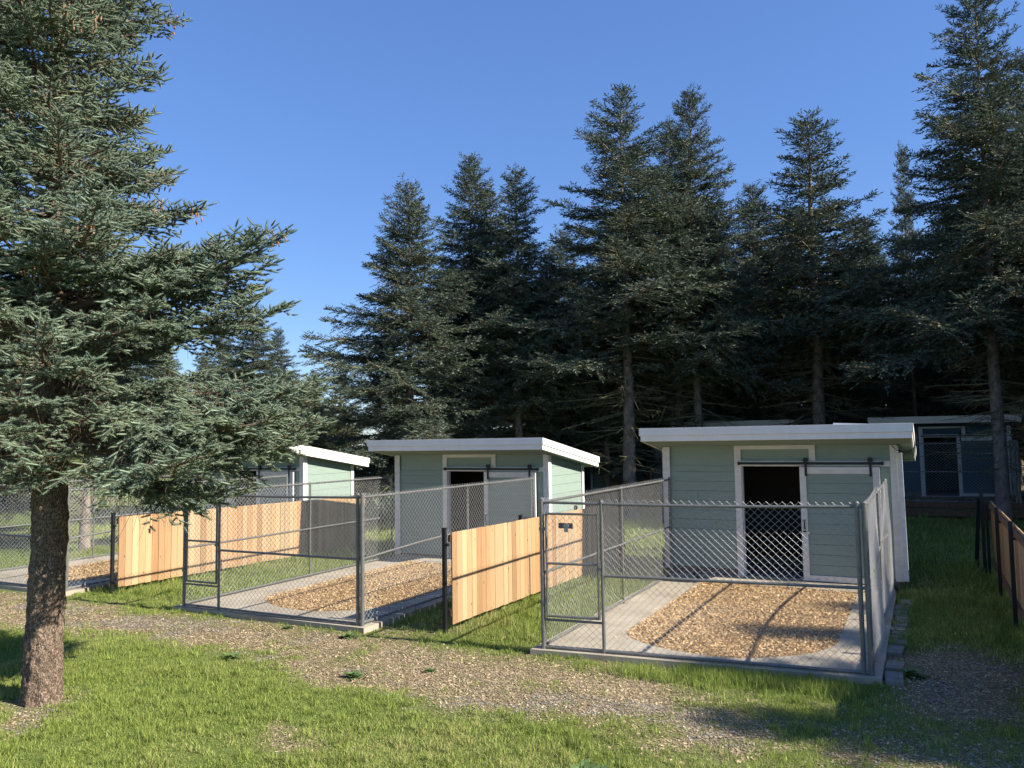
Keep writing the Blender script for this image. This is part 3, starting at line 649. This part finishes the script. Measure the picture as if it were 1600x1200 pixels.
def trunk_mesh(pts, rs, seed, mt, n=20, rough=.06, sub=8):
    pts = np.array(pts, float); k = np.linspace(0, len(pts)-1, (len(pts)-1)*sub+1); i0 = np.minimum(k.astype(int), len(pts)-2); f = (k-i0)[:, None]
    C = pts[i0]*(1-f)+pts[i0+1]*f; rr = np.interp(k, np.arange(len(pts)), rs); V = []
    for j in range(len(C)):
        a = np.arange(n)*2*pi/n; nz = fbm(a*2.3+3*np.cos(a), np.full(n, C[j][2]*2.2), 1.3, seed)-.5+.55*(vnoise(np.cos(a)*3+9, np.full(n, C[j][2]*9)+np.sin(a)*3, 1.6, seed+5)-.5)+.35*(vnoise(np.cos(a)*3+9, np.full(n, C[j][2]*7)+np.sin(a)*3, 5.5, seed+6)-.5)
        rad = rr[j]*(1+rough*2*nz); rad = rad*(1+.02*np.sin(C[j][2]*9+seed)); V.append(np.stack([C[j][0]+np.cos(a)*rad, C[j][1]+np.sin(a)*rad, np.full(n, C[j][2])], -1))
    V = np.concatenate(V); I = np.arange(len(C)*n).reshape(len(C), n); J = np.roll(I, -1, 1)
    return npmesh('trunk', V, np.stack([I[:-1], J[:-1], J[1:], I[1:]], -1).reshape(-1, 4), mt, True)

# --- background spruce kinds (unit: metres, scaled per tree)
def far_kind(seed, H, Rb, zlo, taper=.9, sparse=0., col='needle_far', gap=.105, s0=.08, lop=None):
    r = np.random.default_rng(seed)
    ph = r.uniform(0, 6.28)
    def Rf(z, az):
        h = (z-zlo)/(H-zlo); base = Rb*max(0, 1-h)**taper*(1 if h > .12 else .8+1.6*h)
        return (base+.10)*(1+.20*math.sin(az*2+ph+z*.8)+.13*math.sin(az*3+z*1.7))*(1+(lop(z, az) if lop else 0))
    e = lambda h: R(-2+24*h+30*max(0, h-.7)/.3)
    (SA, SB, ra, rb), (P, d, le), _ = spruce_skeleton(r, H, zlo, Rf, .31, 6, gap, .50, e, s0=s0, sub_gap=.038, sub_len=.17, drop_p=.05+sparse*.6, droop=.20, vstd=.27, svstd=.32)
    V, F = shoots_low(P, d, le, .015, r); print('far', seed, len(P))
    crown = npmesh('crown', V, F, M[col])
    # dead lower limbs
    nd = 170; z = r.uniform(1.5, max(4., zlo+1.8), nd); az = r.uniform(0, 6.28, nd); L = r.uniform(.5, 2.3, nd)
    A = np.stack([0*z, 0*z, z], -1); D = np.stack([np.cos(az), np.sin(az), r.normal(-.12, .15, nd)], -1); B = A+D*L[:, None]
    a2, b2 = [A], [B]; r1, r2 = [np.full(nd, .016)], [np.full(nd, .005)]
    for q in range(12):
        s_ = r.uniform(.25, .95, nd)[:, None]; st = A+(B-A)*s_; dd = D*.6+r.normal(0, .45, (nd, 3)); a2.append(st); b2.append(st+dd*r.uniform(.15, .45, nd)[:, None]); r1.append(np.full(nd, .006)); r2.append(np.full(nd, .003))
    V1, F1 = sticks(np.concatenate([SA]+a2), np.concatenate([SB]+b2), np.concatenate([ra]+r1), np.concatenate([rb]+r2), 3)
    limbs = npmesh('branches', V1, F1, M['dead'])
    tp = [(0, 0, -.3)]+[(r.normal(0, .03)*(z_ > .5), r.normal(0, .03), z_) for z_ in np.linspace(.6, H-.1, 9)]
    rs = [.20*(1-(p[2]/H))**1.1+.010 for p in [(0, 0, 0)]+tp[1:]]; rs[0] = .23
    tr = trunk_mesh(tp, rs, seed, M['bark_grey'], 12, .05, 4)
    return crown, limbs, tr, H
KIND = [far_kind(11, 13.5, 3.3, 4.5, .85), far_kind(12, 14.5, 3.5, 5.3, .92, .06, s0=.2), far_kind(13, 13., 4.0, 1.8, .86, .05, s0=.14), far_kind(14, 12., 2.7, 4.6, .92, .08, s0=.2), far_kind(15, 15.5, 3.9, 5.4, .90, .06, s0=.16),
        far_kind(16, 8., 3.0, .4, .9, 0, 'needle_warm', .13)]
TREEN = [0]
def far_tree(x, y, h, kind, label, rz=None, wide=1., z=0., group='spruces behind the sheds'):
    cr, li, tr, H = KIND[kind]; s = h/H
    t = thing('spruce_tree', (x, y, z), label, 'spruce tree', group, rz if rz is not None else rng.uniform(0, 6.28)); t.scale = (s*wide, s*wide, s)
    link('crown', cr, t); link('branches', li, t); link('trunk', tr, t)
    return t
T = [(-14.34,20.73,10.9,2,'tall spruce with bare sunlit trunk, at the left end of the tree row',1.06),
 (-14.2,24.4,13.0,0,'pointed spruce just behind the leftmost tree of the row, top above the middle shed',.95),
 (-14.50,26.15,12.5,3,'slim small-topped spruce between two broader crowns above the middle shed',.9),
 (-12.17,24.11,12.1,0,'spruce with a narrow top above the right end of the middle shed roof',.9),
 (-15.13,34.95,12.4,2,'paler low spruce seen far back in the gap of the tree row',1.),
 (-8.55,24.85,14.4,1,'tall spruce with long left limb over the gap between the two sheds',1.15),
 (-6.75,26.90,14.8,4,'tall pointed spruce, its trunk rising just behind the right-hand shed',.85),
 (-8.19,29.53,14.4,1,'spruce squeezed behind the two tallest spruces over the right-hand shed',.9),
 (-3.23,29.84,13.9,3,'slender spruce with sunlit reddish trunk above the right end of the right-hand shed',1.15),
 (-5.9,33.71,12.8,0,'spruce of middling height filling the dip right of the two tallest spruces',1.0),
 (1.95,26.6,15.9,4,'tallest spruce at the right, its thick grey trunk beside the dark blue shed',.95),
 (-0.26,35.88,14.2,3,'thin half-dead spruce left of the tallest spruce at the right',.40),
 (3.70,31.17,15.1,4,'dark spruce cut off by the right edge of the picture',1.),
 (-2.6,35.2,9.6,2,'low dark spruce overhanging the dark blue shed door',.9),
 (-22.48,22.16,7.9,0,'smaller spruce standing on the lawn behind the big left spruce branch',1.25)]
for (x, y, h, k, lb, wd) in T: far_tree(x, y, h, k, lb, wide=wd, z=.42 if y > 28.6 else 0)
fill = [(-2,49,13,2),(1.5,50,12,2),(3.2,53,13,2),(-.5,55,12,2),(3.6,41,10,2),(-4.5,52,12,2),(-10.2,36.8,10,2),(-9.4,39.5,10,2),(4.9,49,12,2),(5.4,44,11,2),(7.5,46,12,2),(-13.4,43.7,11,2),(-12,41.5,10,2),(-15.5,47,11,2),(-9,47,11,2),(-11,30,10.5,2),(-17.5,30,10,0),(-4.3,36,12,1),(-9.5,36,11.5,2),(-2,39,12,0),(2.5,38,13,2),(-13,39,11,1),(-19,37,9.5,2),(-7,41,12,2),(5.5,36,14,1),(1,43,12,4),(-16,42,10,0),(-11,45,12,2),(-3.5,45,12,0),(-12.2,26.6,9,2),(-10.2,27.2,8.5,0),(-5,33.5,10,2),(-8,38.5,10,2),(4.5,33.8,13,0)]
for i, (x, y, h, k) in enumerate(fill):
    far_tree(x, y, h, k, 'dark spruce in the shaded depth of the wood behind the far sheds', group='shaded spruces deep in the wood', z=.42 if x > -19 else 0)
wm = [(-29,33,6.5,5),(-26.2,29.5,5.8,5),(-33,40,8,5),(-37,38,7,5),(-24,34,6.5,5),(-43,40,9,5),(-48,36,9,5)]
for i, (x, y, h, k) in enumerate(wm):
    far_tree(x, y, h, k, 'yellow-green conifer in the distant belt across the left lawn', group='distant conifers across the left lawn')
wm = [(-55,44,13,2),(-46,48,12,0),(-38,52,12,1),(-31,50,10,2),(-62,36,13,0),(-66,28,14,2),(-58,22,12,1),(-50,28,10,5),(-70,45,15,4),(-27,45,9,0),(-35,60,13,2),(-22,55,11,0),(-60,55,15,1)]
for i, (x, y, h, k) in enumerate(wm):
    far_tree(x, y, h, k, 'far conifer on the horizon beyond the left lawn', group='conifers on the left horizon')
far_tree(-18.9, 13.0, 8.3, 0, 'spruce standing behind the big near spruce and mostly hidden by it', wide=1.1)
far_tree(-25., 14.2, 8.0, 2, 'spruce at the left edge behind the far left pen', wide=1.1)
far_tree(-21.5, 19.0, 5.6, 0, 'bare-trunked spruce on the lawn just behind the far left pen', wide=1.0)
# trees standing outside the frame to the right, whose shadows fall on the lane and the far sheds; the low near ones are added to block sky light
for i, (x, y, h, k) in enumerate([(6.6,10.5,4.9,2),(7.2,13.2,5.4,0),(6.8,16.,5.2,2),(7.4,18.8,6,0),(5.6,21.8,6.5,2),(8.6,14.8,6.6,2),(16,12,13,1),(17,17,15,0),(16,4,11,2),(11.5,8.5,9.6,0),(12,10.0,10.4,0),(15,8.6,11.5,1),(12,13.9,9.6,3),(10,19.2,11.5,2),(12.5,21.5,13,4),(9,23.5,12,2),(13.5,25.5,14,2),(7.2,24.8,9,2),(8.4,30.2,10,2),(8.5,27.5,13,2),(11,30,14,2),(9.5,34,14,4),(7.5,31.5,11,2),(14,33,14,2)]):
    far_tree(x, y, h, k, 'spruce beyond the shaded fence, outside the right edge of the picture', group='spruces beyond the right edge')

# --- the near spruce at left
r = np.random.default_rng(6)
TX, TY = -8.3, 5.27
rv = np.array([cos(yaw), sin(yaw)])       # towards picture right
def tline(z): return rv*.03
def lat_az(a): return yaw+a               # azimuth 0 = picture right
prof_z = [1.9, 2.3, 2.7, 3.2, 3.6, 4.0, 4.45, 4.7, 5.1, 5.5, 5.9, 6.5, 7.3, 8.5, 10., 11.2]
prof_r = [1.5, 2.0, 2.2, 1.6, 1.5, 1.6, 1.9, 1.2, 1.35, 1.1, .92, .90, .92, .85, .5, .1]
def RfH(z, az):
    b = np.interp(z, prof_z, prof_r); c = cos(az-yaw)       # 1 = picture right
    side = np.interp(z, [2, 3, 4, 5, 7, 9, 11], [1.5, 1.75, 1.9, 1.75, 1.6, 1.1, .1])
    back = np.interp(c, [-1, 0, 1], [0, 0, 1]); return side*(1-back)+b*back
EX = []
for k in range(17): EX.append((2.57+.050*k, yaw+r.normal(0, .22), 2.84-.14*(k % 4), R(4+r.normal(0, 3))))
for k in range(7): EX.append((3.75+.09*k, yaw+r.normal(0, .2), 2.45-.15*(k % 3), R(15+r.normal(0, 3))))
for k in range(2): EX.append((2.42+.06*k, yaw+r.normal(.0, .08), 2.1-.1*k, R(-4)))
for k in range(4): EX.append((2.5+.1*k, yaw+pi+r.normal(0, .5), 1.5, R(-6)))
for k in range(4): EX.append((2.45+.1*k, yaw-1.2+r.normal(0, .3), .9, R(-10)))
skel, (P, d, le), lat = spruce_skeleton(r, 11.3, 2.92, RfH, .205, 8, .085, .46, lambda h: R(4+26*h), s0=.26, sub_gap=.048, sub_len=.125, extra=EX, trunkline=tline, droop=.28, lat_max=.9, drop_p=.04, vstd=.20, svstd=.24)
keep = (P[:, 2] < 8.8); P, d, le = P[keep], d[keep], le[keep]
hero = thing('spruce_tree', (TX, TY, 0), 'big near blue-green spruce at left with thick rough trunk and cones', 'spruce tree')
print('hero', len(P)); V, F = shoots_hi(P, d, le, r)
link('crown', npmesh('crown', V, F, M['needle']), hero)
print('hero shoots', len(P), 'faces', sum(len(f) for f in F))
V, F = sticks(skel[0], skel[1], skel[2], skel[3], 5); link('branches', npmesh('branches', V, F, M['twig']), hero)
tp = [(rv[0]*q, rv[1]*q, z) for q, z in ((0, -.15), (0, .05), (.01, .5), (.03, 1.1), (.035, 2.), (.03, 3.3), (.02, 5), (.02, 8), (.02, 11.3))]
link('trunk', trunk_mesh(tp, [.21, .19, .178, .172, .165, .145, .11, .07, .01], 41, M['bark'], 56, .13, 26), hero)
# dead twigs hanging under the lower limbs
n = 5200; Ai, Di, Li = lat; ok = np.where(Ai[:, 2] < 4.2)[0]; j = r.choice(ok, n); st = Ai[j]+Di[j]*Li[j][:, None]*r.uniform(0, .6, n)[:, None]
rr_ = np.linalg.norm(st[:, :2], axis=1); st2 = st*1.0; st2[:, :2] *= r.uniform(.45, .95, n)[:, None]
dd = r.normal(0, .5, (n, 3)); dd[:, 2] -= .8; B = st2+dd*r.uniform(.08, .30, n)[:, None]
V1, F1 = sticks(st2, B, np.full(n, .0028), np.full(n, .0012), 3)
link('dead_twigs', npmesh('dead_twigs', V1, F1, M['twig']), hero)
# cones in hanging clusters near branch tips of the upper crown
okc = np.where((Ai[:, 2] > 4.2) & (Ai[:, 2] < 9) & (np.linalg.norm(Ai[:, :2], axis=1) > .7))[0]; cc = r.choice(okc, 150)
cp = np.repeat(Ai[cc]+Di[cc]*Li[cc][:, None]*.5, 11, 0)+r.normal(0, .05, (150*11, 3)); cd = np.tile(np.array([0, 0, -1.]), (len(cp), 1))+r.normal(0, .18, (len(cp), 3)); cd /= np.linalg.norm(cd, axis=1)[:, None]
V1, F1 = [], []
A1 = cp; m1 = cp+cd*.018; m2 = cp+cd*.038; e1 = cp+cd*.055; N = len(cp)
va, fa = sticks(A1, m1, np.full(N, .004), np.full(N, .0095), 6); vb, fb = sticks(m1, m2, np.full(N, .0095), np.full(N, .0085), 6); vc, fc = sticks(m2, e1, np.full(N, .0085), np.full(N, .002), 6)
link('cones', npmesh('cones', np.concatenate([va, vb, vc]), np.concatenate([fa, fb+len(va), fc+len(va)+len(vb)]), M['cone']), hero)

# ------------------------------------------------------------------ grass, path litter, weeds
def blades(x, y, hgt, wid, mt, name, label, lean=.6):
    N = len(x); a = rng.uniform(0, 2*pi, N); z = gz(x, y)-.01; P = np.stack([x, y, z], -1)
    w_ = np.stack([np.cos(a), np.sin(a), 0*a], -1)*(wid/2)[:, None]; la = rng.uniform(0, 2*pi, N); ld = np.abs(rng.normal(0, lean, N))
    L = np.stack([np.cos(la)*ld, np.sin(la)*ld, np.ones(N)], -1); L /= np.linalg.norm(L, axis=1)[:, None]
    mid = P+L*(hgt*.55)[:, None]; L2 = L.copy(); L2[:, :2] *= 1.9; L2 /= np.linalg.norm(L2, axis=1)[:, None]; tip = mid+L2*(hgt*.5)[:, None]
    V = np.stack([P-w_, P+w_, mid+w_*.75, mid-w_*.75, tip], 1).reshape(-1, 3); o = np.arange(N)[:, None]*5
    tag(link(name, npmesh(name, V, [o+np.array([[0, 1, 2, 3]]), o+np.array([[3, 2, 4]])], mt)), label, 'grass', kind='stuff')
def infrust(x, y, mg=.08):
    f = -sin(yaw)*x+cos(yaw)*y; l_ = cos(yaw)*x+sin(yaw)*y; return (f > 4.5) & (np.abs(l_) < f*(.645+mg)+.3)
def scatter(N, y0, y1, x0=-24, x1=3.5):
    x = rng.uniform(x0, x1, N); y = rng.uniform(y0, y1, N); k = infrust(x, y); return x[k], y[k]
def blocked(x, y):
    m = slab_mask(x, y, .0)
    return m | ((x-TX)**2+(y-TY)**2 < .05)
def grow(N, y0, y1, h, wd, x0=-24, x1=3.5, dens=1.):
    x, y = scatter(N, y0, y1, x0, x1); pmk = pathmask(x, y); k = ~blocked(x, y) & (rng.random(len(x)) > np.clip(pmk*1.06, 0, .965)) & (y < 28.3)
    k &= rng.random(len(x)) < np.clip(1.0*fbm(x, y, 2.4, 31)+1.2*fbm(x, y, 13, 32)-.30, .03, 1)
    x, y = x[k], y[k]; hs = h*(.35+1.3*fbm(x, y, 1.6, 15)+2.2*np.clip(fbm(x, y, 9, 16)-.5, 0, 1)*3)*rng.uniform(.6, 1.3, len(x))*(1-.45*pathmask(x, y)); return x, y, hs, wd*rng.uniform(.7, 1.3, len(x))
x, y, hs, wd = [np.concatenate(q) for q in zip(grow(1300000, 2.5, 9.5, .036, .0054, -14, 2.5), grow(420000, 9.5, 15, .075, .007, -19, 2.8), grow(330000, 15, 30, .09, .014, -24, 4))]
dry = rng.random(len(x)) < np.clip(.16+1.9*(fbm(x, y, 1.0, 51)-.52), .10, .75)
blades(x[~dry], y[~dry], hs[~dry], wd[~dry], M['grass'], 'grass', 'short green lawn grass around the pens')
blades(x[dry], y[dry], hs[dry]*.85, wd[dry], M['straw'], 'dry_grass', 'pale dry grass mixed through the lawn')
x, y = scatter(150000, 30, 70, -70, 0); k = (x < -19) | (y < 28); x, y = x[k], y[k]
print('grass', len(hs))
# litter on the path
x, y = scatter(900000, 4, 12, -20, 1.3); p = pathmask(x, y); k = ~blocked(x, y) & (rng.random(len(x)) < p*.75-.12); x, y = x[k], y[k]
gr = fbm(x, y, 1.2, 61) < .44; gr &= rng.random(len(x)) < .6
flakes(x[~gr], y[~gr], gz(x[~gr], y[~gr])+.006, .011, .036, (.2, .6), .25, M['pathchip'], 'path_litter', 'weathered wood chips strewn over the worn path')
flakes(x[gr], y[gr], gz(x[gr], y[gr])+.006, .010, .024, (.6, 1.), .2, M['gravel'], 'path_gravel', 'grey gravel mixed into the worn path', 'gravel')
def weed(x, y, s, label, seed):
    r = np.random.default_rng(seed); V = []; F = []; n = 80
    for i in range(n):
        a = r.uniform(0, 6.28); L = s*r.uniform(.5, 1.1); up = r.uniform(.25, 1.1); wv = L*.2; b = np.array([r.normal(0, s*.3), r.normal(0, s*.3), 0])
        dr = np.array([cos(a), sin(a), up]); dr /= np.linalg.norm(dr); sd = np.array([-sin(a), cos(a), 0])
        p = [b-sd*wv*.2, b+sd*wv*.2, b+dr*L*.55+sd*wv, b+dr*L*.55-sd*wv, b+dr*L+np.array([0, 0, -L*.18])]
        k = len(V); V += p; F += [(k, k+1, k+2, k+3), (k+3, k+2, k+4)]
    o = MB().add(V, F).build('weed', M['weed']); o.location = (x, y, float(gz(np.array(x), np.array(y)))+.0)
    tag(o, label, 'weed', 'leafy weeds on the worn path')
weed(-5.85, 7.35, .13, 'leafy green weed alone in the middle of the worn path', 1)
weed(-7.75, 7.3, .13, 'small leafy weed where the path meets the lawn, left of the middle', 2)
weed(-7.1, 8.8, .13, 'leafy weed against the front edge of the middle pen slab', 3)
weed(-8.25, 8.85, .08, 'small weed at the gate side front edge of the middle pen slab', 4)
weed(-5.2, 7.9, .07, 'tiny weed on the path in front of the middle cedar fence', 5)
weed(-.25, 9.95, .16, 'leafy weed beside the pavers at the right-hand pen corner', 6)
weed(-2.45, 5.9, .18, 'dark clump of broad weed leaves in the lawn near the bottom right', 7)

# tufts against the near slab edge
nT = 5200; x = np.concatenate([rng.normal(-2.9, .25, 1400), rng.uniform(-2.6, -.7, nT), rng.normal(-5.0, .3, 900)]); y = np.concatenate([rng.normal(8.75, .12, 1400), 8.83+.12*(rng.uniform(-2.6, -.7, nT)+2.6)*0+rng.normal(.12, .13, nT), rng.normal(9.7, .4, 900)])
k = ~blocked(x, y); x, y = x[k], y[k]
blades(x, y, rng.uniform(.06, .17, len(x)), rng.uniform(.003, .006, len(x)), M['grass'], 'tall_grass', 'longer grass tufts along the front edge of the right-hand pen', .4)

# ------------------------------------------------------------------ far left lawn furniture
o = thing('pole_gate', (-28.2, 33.5, 0), 'white top bar on thin posts on the far lawn, right of the left shed roof', 'gate')
MB().box(-1.2, 1.6, -.05, .05, 1.45, 1.6).build('top_bar', M['tin'], o)
for k in (-1.1, .2, 1.5): MB().box(k-.05, k+.05, -.045, .045, 0, 1.45).build('post', M['cedar_old'], o)
b = MB().box(-.9, .9, -.5, .5, 1.75, 2.3).box(-.85, -.75, -.4, -.3, 0, 1.75).box(.75, .85, -.4, -.3, 0, 1.75).box(-.85, -.75, .3, .4, 0, 1.75).box(.75, .85, .3, .4, 0, 1.75)
b = b.build('feeder', M['bluebox']); b.location = (-30.5, 39, 0); tag(b, 'small blue covered feeder on legs far off on the left lawn', 'feeder')
